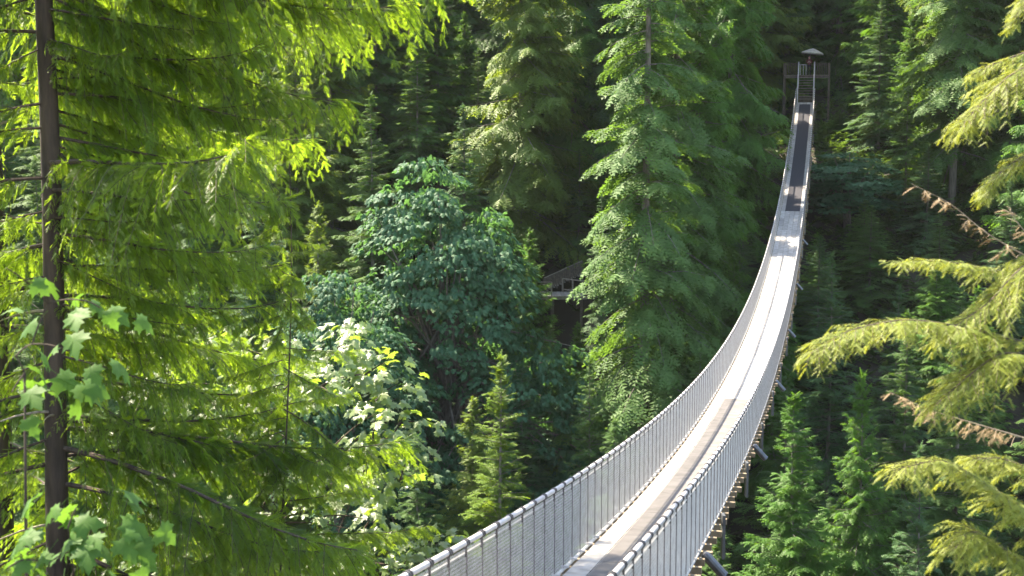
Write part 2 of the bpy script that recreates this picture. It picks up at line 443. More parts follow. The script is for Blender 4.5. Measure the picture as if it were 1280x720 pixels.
ppart(MB().bar(far(2.4,-.62,2.3), far(2.4,.62,2.3), .05, 1.4), 'riser_board', M_WOODD)
for k in range(14):
    u = 2.72 + k*.26
    ppart(MB().bar(far(u,-2.05,PZ-.03), far(u,2.05,PZ-.03), .25, .05), 'platform_board', M_WOODM)
ppart(MB().bar(far(2.62,-2.05,PZ-.14), far(2.62,2.05,PZ-.14), .05, .28), 'fascia_board', M_WOODD)
for a, b in ((-2.05,-.75),(.75,2.05)):
    ppart(MB().bar(far(2.68,a,PZ+1.08), far(2.68,b,PZ+1.08), .10, .05), 'guard_rail', M_WOODD)
    n = 8
    for i in range(n):
        o_ = a + (b-a)*(i+.5)/n
        ppart(MB().bar(far(2.68,o_,PZ+.0), far(2.68,o_,PZ+1.05), .19, .03), 'guard_board', M_WOODD)
for sg in (-1,1):
    ppart(MB().bar(far(2.7,sg*2.05,PZ+1.08), far(6.3,sg*2.05,PZ+1.08), .10, .05), 'guard_rail', M_WOODD)
    for u in (2.72,4.5,6.3):
        zz = float(ground_z(*far(u,sg*2.05,0)[:2])) - .3
        ppart(MB().bar(far(u,sg*2.05,zz), far(u,sg*2.05,PZ+1.05), .15, .15), 'platform_post', M_WOODD)
ppart(MB().bar(far(6.3,-2.05,PZ+1.08), far(6.3,2.05,PZ+1.08), .10, .05), 'guard_rail', M_WOODD)
# gate bars by the top of the stairs
ppart(MB().bar(far(2.8,-.7,PZ+.95), far(2.8,-.05,PZ+.95), .05, .05), 'gate_bar', M_WPAINT)
for o_ in (-.55,-.3,-.05): ppart(MB().bar(far(2.8,o_,PZ+.0), far(2.8,o_,PZ+.95), .04, .04), 'gate_bar', M_WPAINT)
# patio umbrella
ub = far(4.0, .28, PZ)
um = thing('patio_umbrella', tuple(ub), 'cream canvas umbrella open above the far landing platform', 'umbrella')
MB().tube(np.array([(0,0,0),(0,0,2.45)]), .022, 8).obj('pole', M_WOODM, um)
MB().tube(np.array([(0,0,0),(0,0,.06),(0,0,.08)]), [.26,.26,.05], 14).obj('base', M_PLATE, um)
n = 8; ring = [(1.10*math.cos(2*PI*i/n), 1.10*math.sin(2*PI*i/n), 2.10) for i in range(n)]
ring2 = [(.55*math.cos(2*PI*i/n), .55*math.sin(2*PI*i/n), 2.36) for i in range(n)]
val = [(1.10*math.cos(2*PI*i/n), 1.10*math.sin(2*PI*i/n), 1.98) for i in range(n)]
cn = MB().add([(0,0,2.55)] + ring2 + ring + val, t=[(0,1+i,1+(i+1)%n) for i in range(n)],
     q=[(1+i,9+i,9+(i+1)%n,1+(i+1)%n) for i in range(n)] + [(9+i,17+i,17+(i+1)%n,9+(i+1)%n) for i in range(n)])
co = cn.obj('canopy', M_CANVAS, um); co.rotation_euler = (.05, .09, .2)
sm_ = co.modifiers.new('thick', 'SOLIDIFY'); sm_.thickness = .012
for i in range(n):
    MB().tube(np.array([(0,0,2.0),(.55*math.cos(2*PI*i/n), .55*math.sin(2*PI*i/n), 2.33)]), .008, 4).obj('rib', M_WOODM, um)

# ------------------------------------------------------------------ person on the platform
def person(loc, rz):
    root = thing('person', loc, 'person in dark trousers and maroon top standing on the far landing holding a phone', 'person', rz=rz)
    V = {}; E = []; R = {}
    def j(n, p, r, par=None):
        V[n] = p; R[n] = r
        if par: E.append((par, n))
    j('pelvis',(0,0,.95),.135); j('belly',(0,.01,1.10),.125,'pelvis'); j('chest',(0,.0,1.28),.15,'belly'); j('neck0',(0,-.01,1.44),.07,'chest')
    j('neck',(0,.005,1.51),.052,'neck0'); j('jaw',(0,.03,1.57),.075,'neck'); j('head',(0,.02,1.66),.098,'jaw'); j('crown',(0,.01,1.73),.07,'head')
    for sg, n in ((-1,'l'),(1,'r')):
        j('hip'+n,(sg*.10,0,.88),.098,'pelvis'); j('knee'+n,(sg*.11,.025,.49),.062,'hip'+n); j('ank'+n,(sg*.115,0,.09),.042,'knee'+n)
        j('toe'+n,(sg*.13,.17,.035),.034,'ank'+n)
        j('sh'+n,(sg*.19,0,1.40),.066,'neck0'); j('el'+n,(sg*.25,.03,1.12),.046,'sh'+n); j('wr'+n,(sg*.10,.27,1.19),.028,'el'+n)
        j('palm'+n,(sg*.06,.33,1.22),.032,'wr'+n)
        for k in range(4):
            dx = -sg*(.004); dz = .022 - .016*k; l = (.030,.034,.032,.025)[k]
            j(f'f{k}a'+n,(sg*.045+dx,.365,1.22+dz),.0095,'palm'+n); j(f'f{k}b'+n,(sg*.020,.365+l*.6,1.225+dz),.0085,f'f{k}a'+n); j(f'f{k}c'+n,(sg*.004,.360+l*.4,1.226+dz),.0075,f'f{k}b'+n)
        j('th0'+n,(sg*.045,.335,1.255),.011,'palm'+n); j('th1'+n,(sg*.02,.345,1.275),.009,'th0'+n)
    names = list(V); me = bpy.data.meshes.new('body')
    me.from_pydata([V[n] for n in names], [(names.index(a), names.index(b)) for a, b in E], [])
    o = link('body', me, root)
    me.materials.append(M_CLOTH)
    sk = o.modifiers.new('skin','SKIN'); sk.use_smooth_shade = True
    for i, n in enumerate(names):
        me.skin_vertices[0].data[i].radius = (R[n], R[n]*(.78 if n in ('chest','belly','pelvis') else 1)); 
    me.skin_vertices[0].data[names.index('pelvis')].use_root = True
    sb = o.modifiers.new('sub','SUBSURF'); sb.levels = 1; sb.render_levels = 1
    dg = bpy.context.evaluated_depsgraph_get(); me2 = bpy.data.meshes.new_from_object(o.evaluated_get(dg))
    o.modifiers.clear(); o.data = me2; me2.name = 'body'
    me2.materials.clear()
    for m in (M_CLOTH, M_SHIRT, M_SKIN): me2.materials.append(m)
    for p in me2.polygons:
        c = p.center
        if c.z > 1.49: p.material_index = 2
        elif c.y > .20 and c.z > 1.1: p.material_index = 2
        elif c.z > .97: p.material_index = 1
        p.use_smooth = True
    # hair cap, face details, shoes
    hb = MB(); th = np.linspace(0, 2*PI, 13)[:-1]
    rings = [(0,.0,1.785,.012),(0,.0,1.77,.06),(0,-.005,1.73,.098),(0,-.012,1.67,.112),(0,-.03,1.60,.098),(0,-.05,1.53,.06)]
    HV = [(cx+r*math.cos(a)*.92, cy_+r*math.sin(a)*(1 if math.sin(a) < .3 else (.95 if z > 1.70 else -.1)), z) for cx, cy_, z, r in rings for a in th]
    hb.add(HV, q=[(k*12+i, k*12+(i+1)%12, (k+1)*12+(i+1)%12, (k+1)*12+i) for k in range(5) for i in range(12)])
    hb.obj('hair', M_HAIR, root, True)
    for sg in (-1,1):
        MB().tube(np.array([(sg*.034,.108,1.665),(sg*.034,.122,1.665)]), [.013,.006], 6).obj('eye', M_HAIR, root)
        MB().tube(np.array([(sg*.095,.01,1.63),(sg*.105,.0,1.66),(sg*.095,.01,1.685)]), [.008,.014,.008], 6).obj('ear', M_SKIN, root)
        sh = MB(); sh.tube(np.array([(sg*.115,-.05,.04),(sg*.118,.05,.045),(sg*.13,.15,.035),(sg*.135,.22,.03)]), [.04,.046,.044,.02], 8); sh.obj('shoe', M_CLOTH, root, True)
    MB().tube(np.array([(0,.105,1.665),(0,.130,1.632),(0,.112,1.622)]), [.008,.014,.008], 6).obj('nose', M_SKIN, root)
    MB().tube(np.array([(-.025,.106,1.592),(0,.112,1.590),(.025,.106,1.592)]), .006, 5).obj('mouth', M_SHIRT, root)
    return root
pp = far(3.15, .22, PZ)
person(tuple(pp), PI - AZ)
ph = MB(); ph.box((0,0,0), (.075,.01,.15)); pho = ph.obj('phone', M_PLATE)
tag(pho, 'small dark phone held up by the person on the far landing', 'phone')
pho.rotation_euler = (.25,0,PI - AZ)
pho.location = Vector(pp) + Matrix.Rotation(PI - AZ, 3, 'Z') @ Vector((0,.385,1.235))

# ------------------------------------------------------------------ boardwalk on the far slope
bwc = at(705, 368, 108.5)
bwg = float(ground_z(bwc[0], bwc[1]))
bwk = thing('boardwalk', (bwc[0], bwc[1], bwg), 'weathered timber boardwalk with brown railings among the trees on the far slope', 'boardwalk')
def bw_part(mb, name, mat): return mb.obj(name, mat, bwk)
bz = bwc[2] - bwg
for k in range(17):
    bw_part(MB().box((-3.3 + k*.29, .2, bz), (.27, 3.0, .05)), 'walk_board', M_DECK)
for k in range(12):
    bw_part(MB().box((-1.3 + k*.27, 2.6, bz + .08 + k*.13), (.26, 1.5, .05)), 'stair_tread', M_DECK)
def railing(a, b, nb, panel, mat, capm):
    a, b = np.array(a, float), np.array(b, float); rz = math.atan2(b[1]-a[1], b[0]-a[0])
    bw_part(MB().bar(a + (0,0,1.10), b + (0,0,1.10), .15, .07), 'rail_cap', capm)
    bw_part(MB().bar(a + (0,0,.25), b + (0,0,.25), .05, .10), 'rail_beam', mat)
    for i in range(nb+1):
        p = a + (b-a)*i/nb
        bw_part(MB().box(p + (0,0,.45), (.11,.11,1.25), rz=rz), 'rail_post', mat)
    if panel:
        m = int(np.linalg.norm((b-a)[:2])/.17)
        for i in range(m):
            p = a + (b-a)*(i+.5)/m + np.array([math.sin(rz)*.07, -math.cos(rz)*.07, .56])
            bw_part(MB().box(p, (.155,.025,1.02), rz=rz), 'baluster', mat)
railing((-1.5,1.75,bz), (1.5,1.95,bz+1.35), 3, True, M_WOODD, M_WOODM)
railing((-.05,1.4,bz), (1.45,-.5,bz), 2, False, M_WOODM, M_WOODM)
railing((1.45,-.5,bz), (2.4,.4,bz+.1), 1, False, M_WOODM, M_WOODM)
railing((-3.4,-1.25,bz), (-1.0,-1.25,bz), 2, False, M_WOODM, M_WOODM)
for x in (-3.1,-.9,1.3):
    for y in (-1.1,1.5):
        zz = float(ground_z(bwc[0]+x, bwc[1]+y)) - bwg - .4
        bw_part(MB().box((x,y,(zz+bz-.03)/2), (.2,.2,abs(bz-.03-zz)+.001)), 'support_post', M_WOODD)
bw_part(MB().bar((-3.5,-1.2,bz-.14), (1.7,-1.2,bz-.14), .1, .22), 'edge_beam', M_WOODM)
bw_part(MB().bar((-3.5,1.4,bz-.14), (1.7,1.4,bz-.14), .1, .22), 'edge_beam', M_WOODM)

# ------------------------------------------------------------------ trees: shared trunk and crown meshes
def make_conifer(kind, H, R, base, seed, mat, nb, step=.17, spray=.55, tmpl=None, tip_up=0.0, prof=.9, droop=.25, hang=.0, gap=.12, barkmat=None, wide=.34):
    """returns (trunk mesh, crown mesh) for a conifer H metres tall with crown radius R, lowest boughs at base*H"""
    rs = RS(seed); tmpl = tmpl or TWIG_S
    tr = MB()
    zz = np.linspace(-1.5, H*.995, 12)
    wob = np.stack([.06*np.sin(zz*.21+seed), .06*np.cos(zz*.17+seed*2), zz], -1)
    r0 = .0075*H + .03
    rad = r0*np.clip(1-zz/H, .012, 1.05)**.85
    tr.tube(wob, rad, 9)
    cr = MB(); O, D, U, S, A = [], [], [], [], []
    for i in range(nb):
        f = (i + rs.rand())/nb                                     # 0 base .. 1 top
        f = f**.85
        z = H*(base + (1-base)*f)
        L = R*(max(1-f, .0)**prof + .04)*(.72+.5*rs.rand())*(1 if f > .12 else .75+.25*rs.rand())
        if rs.rand() < gap: L *= .55
        az = rs.rand()*2*PI
        el0 = math.radians(-14 + 46*f**1.5 + 14*rs.randn())
        n = max(int(L/.36), 3); u = np.linspace(0, 1, n+1)
        ca, sa = math.cos(az), math.sin(az)
        hor = L*u*math.cos(el0)
        zc = L*(u*math.sin(el0) - droop*u**2*(1-.5*f) + tip_up*u**3)
        px = np.stack([ca*hor, sa*hor, z+zc], -1)
        sk_ = max(n//3, 1)
        tr.tube(px[::sk_], np.linspace(.012+.010*L, .006, len(px[::sk_])), 3, cap=False)
        T = norm(np.gradient(px, axis=0))
        side = np.array([-sa, ca, 0.0]); up = norm(np.cross(T, side)); up *= np.sign(up[:,2:3]+1e-6)
        # side branchlets, both sides, with sprays along each
        st = 0 if L < 2 else 1; idx = np.repeat(np.arange(st, n+1), 2); K = len(idx); uu = u[idx]
        sgn = np.tile((-1.0, 1.0), K//2)
        ang = np.radians(62 - 24*uu + 9*rs.randn(K))
        d = T[idx]*np.cos(ang)[:,None] + side*(sgn*np.sin(ang))[:,None]; d[:,2] -= .06 + hang*.5
        b = (wide*L*np.clip(1-uu, 0, 1)**.75*np.minimum(1, .45+1.6*uu) + .24*(1.05-f))*rs.uniform(.75, 1.2, K)
        p0 = px[idx] + T[idx]*(rs.uniform(-.15,.15,K))[:,None]
        sd2 = np.cross(d, up[idx])
        for qi, q in enumerate((.12, .42, .72, 1.0)):
            o_ = p0 + d*(b*q)[:,None]; o_[:,2] -= (.10+hang*.35)*b*q*q
            alt = (1 if qi % 2 else -1)*(.0 if q == 1.0 else .62)
            dd = d + sd2*alt + .13*rs.randn(K,3); dd[:,2] -= .10 + hang*(.35+.6*rs.rand(K))
            O.append(o_); D.append(dd); U.append(up[idx] + .28*rs.randn(K,3))
            S.append(spray*min(1, 1.75-1.35*f)*(.55+.42*np.minimum(b,1.3)/1.3)*rs.uniform(.8,1.25,K))
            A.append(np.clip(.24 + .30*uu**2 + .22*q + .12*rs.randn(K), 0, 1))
        O.append(px[-1:]); D.append(T[-1:] + np.array([[0,0,-.15]])); U.append(up[-1:]); S.append(np.array([spray*.9*min(1, 1.6-1.2*f)])); A.append(np.array([.8]))
    # leader
    k = 14; zl = H*(.965 + .04*rs.rand(k)); aa = rs.rand(k)*2*PI
    O.append(np.stack([0*zl, 0*zl, zl], -1)); D.append(np.stack([np.cos(aa), np.sin(aa), 1.8+0*aa], -1)); U.append(np.tile((0,0,1.0), (k,1))); S.append(spray*.5*np.ones(k)); A.append(.6*np.ones(k))
    O, D, U, S, A = map(np.concatenate, (O, D, U, S, A))
    S3 = np.stack([S, S*rs.uniform(.95,1.5,len(S)), S], -1)
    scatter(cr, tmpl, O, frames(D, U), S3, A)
    return tr.mesh('trunk', barkmat or M_BARKG, True), cr.mesh('crown', mat)

def make_maple(lobes, seed, mat, nclus, leaf, per, trunk_h, tmpl=LEAF_S):
    rs = RS(seed); tr = MB(); cr = MB(); O, D, U, S, A = [], [], [], [], []
    tr.tube(np.array([(0,0,-1.5),(.1,0,trunk_h*.5),(0,.1,trunk_h)]), [.36,.28,.2], 9)
    w = np.array([l[3]*l[4]*l[5] for l in lobes])**.6; w /= w.sum()
    for c in range(nclus):
        l = lobes[rs.choice(len(lobes), p=w)]
        v = rs.randn(3); v /= np.linalg.norm(v)
        if v[2] < -.35: v[2] *= -.6
        q = rs.rand()**.30
        p = np.array(l[:3]) + v*np.array(l[3:6])*q
        out = np.array([v[0], v[1], 0]); out /= np.linalg.norm(out)+1e-6
        if c % 5 == 0:
            b = np.array([0,0,trunk_h*rs.uniform(.5,1)]); m_ = (b+p)/2 + np.array([0,0,.6])
            tr.tube(np.array([b, m_, p]), [.10,.06,.02], 5, cap=False)
        R = rs.uniform(.55,1.15); k = int(per*R*(.7+.6*rs.rand()))
        a = rs.rand(k)*2*PI; rr = R*np.sqrt(rs.rand(k))
        off = np.stack([np.cos(a)*rr, np.sin(a)*rr, -.35*rr**2 + .10*rs.randn(k)], -1)
        off[:,2] -= .30*(off @ np.append(out[:2], 0))
        O.append(p + off)
        dd = np.stack([np.cos(a), np.sin(a), -.45-.35*rs.rand(k)], -1)*.6 + out*.5 + .3*rs.randn(k,3)
        dd[:,2] -= .2
        D.append(dd); U.append(np.array([0,0,1.0]) + .45*out + .30*rs.randn(k,3)); S.append(leaf*(.7+.6*rs.rand(k)))
        A.append(np.clip(.5 + .16*rs.randn(k) + .1*rs.randn(), 0, 1))
    O, D, U, S, A = map(np.concatenate, (O, D, U, S, A))
    scatter(cr, tmpl, O, frames(D, U), S, A)
    return tr.mesh('trunk', M_BARKG, True), cr.mesh('crown', mat)

def plant(meshes, name, loc, label, cat, group=None, rz=0.0, sc=1.0, sz=None):
    o = thing(name, tuple(loc), label, cat, group, rz); o.scale = (sc, sc, sz or sc)
    link('trunk', meshes[0], o); link('crown', meshes[1], o)
    return o

CON = {
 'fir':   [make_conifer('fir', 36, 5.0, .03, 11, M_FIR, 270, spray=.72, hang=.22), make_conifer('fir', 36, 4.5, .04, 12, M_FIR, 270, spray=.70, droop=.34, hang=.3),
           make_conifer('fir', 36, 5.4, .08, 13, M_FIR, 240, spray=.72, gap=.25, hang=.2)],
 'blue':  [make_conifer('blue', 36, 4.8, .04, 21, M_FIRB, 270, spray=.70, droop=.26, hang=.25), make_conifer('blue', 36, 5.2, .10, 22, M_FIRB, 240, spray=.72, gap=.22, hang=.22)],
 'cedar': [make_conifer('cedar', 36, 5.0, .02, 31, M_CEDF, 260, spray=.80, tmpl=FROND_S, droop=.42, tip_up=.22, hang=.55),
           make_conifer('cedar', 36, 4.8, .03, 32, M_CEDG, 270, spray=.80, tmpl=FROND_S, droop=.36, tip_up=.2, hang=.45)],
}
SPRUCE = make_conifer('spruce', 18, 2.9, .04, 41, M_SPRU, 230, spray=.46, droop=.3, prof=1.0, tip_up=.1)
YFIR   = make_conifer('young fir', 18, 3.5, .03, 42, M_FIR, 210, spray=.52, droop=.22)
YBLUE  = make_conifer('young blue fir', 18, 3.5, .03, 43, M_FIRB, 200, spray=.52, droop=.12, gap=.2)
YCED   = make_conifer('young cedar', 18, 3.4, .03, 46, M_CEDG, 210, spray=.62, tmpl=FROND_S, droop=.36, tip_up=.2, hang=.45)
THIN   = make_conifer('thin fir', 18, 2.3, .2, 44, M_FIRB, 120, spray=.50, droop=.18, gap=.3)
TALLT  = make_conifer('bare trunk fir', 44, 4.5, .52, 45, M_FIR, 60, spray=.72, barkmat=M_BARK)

taken = []
def top_plant(meshes, h0, name, px, py, Y, label, cat, group=None, rz=0.0, wid=1.0):
    """a tree whose top shows at photo pixel (px, py), standing on the slope at distance Y"""
    p = at(px, py, Y); zg = float(ground_z(p[0], p[1])); h = p[2] - zg
    o = plant(meshes, name, (p[0], p[1], zg), label, cat, group, rz, 1, 1)
    k = h/h0; o.scale = (wid*k**.5, wid*k**.5, k)
    taken.append((p[0], p[1], 3.2)); return o
def base_plant(meshes, h0, name, px, Y, h, label, cat, group=None, rz=0.0, wid=1.0):
    x = (px-640)/F_PX*Y*1.01; zg = float(ground_z(x, Y))
    o = plant(meshes, name, (x, Y, zg), label, cat, group, rz, 1, 1); k = h/h0; o.scale = (wid, wid, k)
    taken.append((x, Y, 4.0)); return o

# trees that can be told apart
top_plant(SPRUCE, 18, 'spruce_tree', 625, 448, 76, 'slim bright yellow green spruce with a pointed top below the bridge', 'tree', wid=1.35)
top_plant(YBLUE, 18, 'fir_tree', 652, 456, 88, 'dull blue green fir right behind the slim bright spruce', 'tree', rz=1.0, wid=1.15)
top_plant(THIN, 18, 'fir_tree', 752, 246, 102, 'thin pale young fir with bare lower stem beside the boardwalk', 'tree', rz=.4, wid=.9)
top_plant(YFIR, 18, 'fir_tree', 738, 450, 85, 'mid green young fir whose tip shows just above the mesh railing', 'tree', rz=2, wid=.95)
top_plant(YFIR, 18, 'fir_tree', 862, 372, 100, 'bushy green fir beside the bend of the bridge railing', 'tree', rz=.9, wid=1.0)
top_plant(YFIR, 18, 'fir_tree', 985, 470, 84, 'full green young fir rising just right of the bridge underside', 'tree', rz=3, wid=1.25)
top_plant(YFIR, 18, 'fir_tree', 1090, 258, 104, 'tall symmetrical fir with pointed tip between bridge and hemlock boughs', 'tree', rz=4, wid=1.3)
top_plant(YBLUE, 18, 'fir_tree', 1040, 318, 88, 'dark fir with a drooping nodding tip right of the bridge deck', 'tree', rz=5, wid=1.0)
base_plant(CON['cedar'][0], 36, 'cedar_tree', 652, 114, 46, 'large yellow green cedar with hanging sprays above the boardwalk', 'tree', rz=.3, wid=1.3)
base_plant(CON['cedar'][1], 36, 'cedar_tree', 908, 112, 50, 'lush bright green cedar leaning over the left side of the bridge end', 'tree', rz=2.2, wid=1.1)
top_plant(YCED, 18, 'cedar_tree', 958, 225, 119, 'small green cedar tucked beside the left rail near the bridge end', 'tree', rz=1.1, wid=.9)
base_plant(CON['blue'][1], 36, 'fir_tree', 757, 122, 50, 'tall fir with pale grey trunk showing between tiers of bluish boughs', 'tree', rz=1.2, wid=1.05)
base_plant(CON['fir'][2], 36, 'fir_tree', 800, 130, 52, 'tall broad fir with drooping green boughs left of the lush cedar', 'tree', rz=2.9, wid=1.1)
base_plant(CON['fir'][1], 36, 'fir_tree', 806, 90, 58, 'towering fir with dense green boughs between boardwalk and bridge', 'tree', rz=3.5, wid=1.3)
base_plant(CON['fir'][0], 36, 'fir_tree', 842, 98, 58, 'great fir with straight trunk and broad drooping boughs beside the shaded bridge deck', 'tree', rz=.5, wid=1.25)
base_plant(CON['cedar'][1], 36, 'cedar_tree', 868, 101, 42, 'green cedar between the great fir and the lush cedar', 'tree', rz=4.1, wid=.95)
base_plant(CON['fir'][2], 36, 'fir_tree', 1185, 112, 44, 'open fir with sunlit yellowish bough tips above the hemlock', 'tree', rz=1.9, wid=1.05)
top_plant(YFIR, 18, 'fir_tree', 1048, 236, 113, 'dark young fir filling the bank beside the bridge carpet', 'tree', rz=.2, wid=1.2)
top_plant(YCED, 18, 'cedar_tree', 1082, 250, 108, 'young cedar below the bluish maple', 'tree', rz=1.2, wid=1.3)
top_plant(YBLUE, 18, 'fir_tree', 1026, 296, 100, 'small bluish fir close under the right rail of the bridge', 'tree', rz=2.2, wid=1.2)
top_plant(YCED, 18, 'cedar_tree', 1120, 215, 116, 'cedar up the bank behind the tall symmetrical fir', 'tree', rz=3.2, wid=1.3)
base_plant(CON['cedar'][1], 36, 'cedar_tree', 716, 121, 46, 'soft green cedar rising behind the boardwalk stairs', 'tree', rz=3.9, wid=1.15)
top_plant(YFIR, 18, 'fir_tree', 688, 408, 100, 'young fir right under the boardwalk edge', 'tree', rz=.2, wid=1.0)
top_plant(YCED, 18, 'cedar_tree', 722, 404, 101, 'young cedar in front of the boardwalk supports', 'tree', rz=.9, wid=1.0)
top_plant(YFIR, 18, 'fir_tree', 1135, 392, 82, 'shaded green fir below the tall symmetrical fir', 'tree', rz=.6, wid=1.1)
top_plant(YCED, 18, 'cedar_tree', 1172, 330, 97, 'shaded cedar behind the dead brown hemlock bough', 'tree', rz=1.6, wid=1.2)
top_plant(YFIR, 18, 'fir_tree', 1228, 440, 86, 'dark fir showing through the gap between hemlock boughs', 'tree', rz=2.6, wid=1.2)
top_plant(YCED, 18, 'cedar_tree', 1078, 470, 76, 'low green cedar beside the full young fir', 'tree', rz=3.3, wid=1.0)
top_plant(YBLUE, 18, 'fir_tree', 1150, 560, 70, 'lowest bluish fir deep in the gorge under the hemlock', 'tree', rz=5.1, wid=1.0)
top_plant(YCED, 18, 'cedar_tree', 1050, 138, 126, 'small cedar hiding the bank right of the far stairs', 'tree', rz=2.0, wid=1.5)
top_plant(YFIR, 18, 'fir_tree', 1085, 120, 127, 'small fir on the bank beside the far landing platform', 'tree', rz=2.7, wid=1.3)
base_plant(CON['cedar'][1], 36, 'cedar_tree', 1000, 150, 40, 'dark cedar right behind the umbrella on the far landing', 'tree', rz=1.0, wid=1.2)
base_plant(CON['fir'][1], 36, 'fir_tree', 1040, 146, 38, 'dark fir right behind the rails of the far landing', 'tree', rz=2.0, wid=1.2)
for px, Y, rz in ((424,138,.2),(471,146,1.4),(517,134,2.2),(400,150,3.0)):
    base_plant(TALLT, 44, 'fir_tree', px, Y, 50, 'bare dark brown fir trunk standing in deep forest shade', 'tree', 'bare trunks behind the big maple', rz)

lobesA = [(0,0,15,4.9,4.2,5.6),(-3.2,-.5,11,3.8,3.6,4.5),(4.2,-.5,10.5,4.4,3.6,4.2),(-1.4,0,19.2,2.9,2.6,3.3),(2.2,0,17,2.8,2.6,3.4),(1.0,-1,6,6.0,3.8,4.2),(6.6,0,8.2,3.0,2.6,2.8),(-4,0,5.5,3.6,3,3.4)]
MAPLE_A = make_maple(lobesA, 61, M_MAPLE_B, 640, .30, 52, 15)
lobesB = [(0,0,11,4,4,4.5),(2.4,0,8,3.4,3.4,3.4),(-2.2,.4,8,3.2,3.2,3.4),(0,0,5,4.2,4.2,3)]
MAPLE_B = make_maple(lobesB, 62, M_MAPLE_B, 330, .30, 46, 9)
def maple_at(meshes, px, py, Y, zoff, label, sc=1, rz=0, group=None):
    p = at(px, py, Y); zg = float(ground_z(p[0], p[1]))
    top = p[2] + zoff; o = plant(meshes, 'maple_tree', (p[0], p[1], zg), label, 'tree', group, rz)
    return o, top - zg, p
def maple_tree(meshes, h0, px, py, Y, label, wid=1.0, rz=0.0, group=None):
    p = at(px, py, Y); zg = float(ground_z(p[0], p[1])); h = p[2]-zg
    o = thing('maple_tree', (p[0], p[1], zg), label, 'tree', group, rz); o.scale = (wid, wid, wid)
    k = min(1.25, h/h0/wid); dz = h/wid - h0*k
    for nm, me in (('trunk', meshes[0]), ('crown', meshes[1])):
        c = link(nm, me, o); c.scale = (1, 1, k); c.location = (0, 0, max(dz, 0))
    if dz > .5: MB().tube(np.array([(.1,0,-1),(0,0,dz*.5),(0,0,dz)]), [.45,.38,.34], 9).obj('lower_trunk', M_BARKG, o, True)
    taken.append((p[0], p[1], 5.0)); return o
maple_tree(MAPLE_A, 22.7, 556, 188, 92, 'big leafy maple with bluish green leaves in front of the cedar', 1.24)
maple_tree(MAPLE_B, 15.5, 508, 470, 86, 'dark green maple in shade below the big maple', 1.1, .7)
maple_tree(MAPLE_B, 15.5, 1062, 188, 112, 'bluish green maple behind the bridge with rounded crown', 1.0, 2.1)
maple_tree(MAPLE_B, 15.5, 420, 330, 84, 'shaded maple half hidden behind the near cedar', 1.0, 4.0)

# ------------------------------------------------------------------ forest on the far slope
rs = RS(5)
FOREST = []
KN = {'fir': ('dark green fir', 'fir_tree'), 'blue': ('blue green fir with layered boughs', 'fir_tree'), 'cedar': ('green cedar with drooping sprays', 'cedar_tree')}
def zone(x, y, t, w):
    pxx = 640 + F_PX*x/y; v = w - W_B
    if abs(v) < 9 and t < 118: return 'on the slope beneath the bridge'
    if abs(v) < 14 and t > 130: return 'close behind the far landing platform'
    if v >= 0: return 'up the slope right of the bridge end' if t > 112 else 'low on the slope under the near hemlock boughs'
    if pxx > 700: return 'uphill between the boardwalk and the bridge end' if t > 112 else 'low on the slope between boardwalk and bridge'
    if pxx > 520: return 'in the forest behind the boardwalk cedar' if t > 112 else 'at the foot of the big maple'
    return 'in the deep forest behind the big maple' if t > 100 else 'on the far slope behind the sunlit maple'
HC = ((652-640)/F_PX*114, 114.0)
def forest_tree(t, w, h, dmin, young):
    x = ax[0]*t + lx[0]*w; y = ax[1]*t + lx[1]*w
    if abs(x) > y*.42 + 12: return
    if any((x-a)**2 + (y-b)**2 < (dmin*.5 + c*.5)**2 for a, b, c in taken): return
    zg = float(ground_z(x, y)); v = w - W_B
    if t < 142 and -7.5 < v < 6:
        if t > 117: return
        h = min(h, deck(131.9 - t)[2] - 3.0 - zg)
    elif t < 142 and abs(v) < 12: h = min(h, 1e9)
    pxx = 640 + F_PX*x/y
    def cap(py): return y*math.tan(math.atan2(360-py, F_PX) - PITCH) - zg
    if 415 < pxx < 725 and y < 97: h = min(h, cap(500 if pxx < 640 else 470))
    if 670 < pxx < 800 and 86 < y < 112: h = min(h, cap(400))
    if 725 <= pxx < 900 and y < 88: h = min(h, cap(440))
    if pxx >= 1000 and y < 100: h = min(h, cap(330 + 60*rs.rand()))
    ra = (x-HC[0])*math.sin(SUN_AZ) + (y-HC[1])*math.cos(SUN_AZ); rp = (x-HC[0])*math.cos(SUN_AZ) - (y-HC[1])*math.sin(SUN_AZ)
    if 0 < ra < 32 and abs(rp) < 8: h = min(h, -3 + 1.43*ra - zg)      # an opening in the forest lets the sun reach the big cedar
    if h < 6: return
    kd = ('fir','blue','cedar','fir','cedar')[rs.randint(5)]
    if h < 22:
        me = {'fir': YFIR, 'blue': YBLUE, 'cedar': YCED}[kd]; h0 = 18
    else:
        me = CON[kd][rs.randint(len(CON[kd]))]; h0 = 36
    ds, nm = KN[kd]; zn = zone(x, y, t, w); lab = ('young ' if h < 16 else 'tall ' if h > 30 else '') + ds + ' ' + zn
    o = plant(me, nm, (x, y, zg), lab, 'tree', lab + 's', rs.rand()*6.28)
    k = h/h0; wd = rs.uniform(.9, 1.2)*(1 if h0 == 36 else max(k, .5)**.6); o.scale = (wd, wd, k)
    FOREST.append(o); taken.append((x, y, dmin))
for i in range(5000):                       # tall forest
    t = 62 + 118*rs.rand(); forest_tree(t, rs.uniform(-112, 62) if t > 110 else rs.uniform(-75, 58), rs.uniform(20, 30) if t > 132 else rs.uniform(30, 42) if t > 108 else rs.uniform(20, 30), 5.6 if t < 150 else 6.6, False)
    if len(FOREST) > 205: break
for i in range(900):                        # young trees between them
    forest_tree(rs.uniform(60, 142), rs.uniform(-60, 50), rs.uniform(7, 14), 3.0, True)
    if len(FOREST) > 290: break

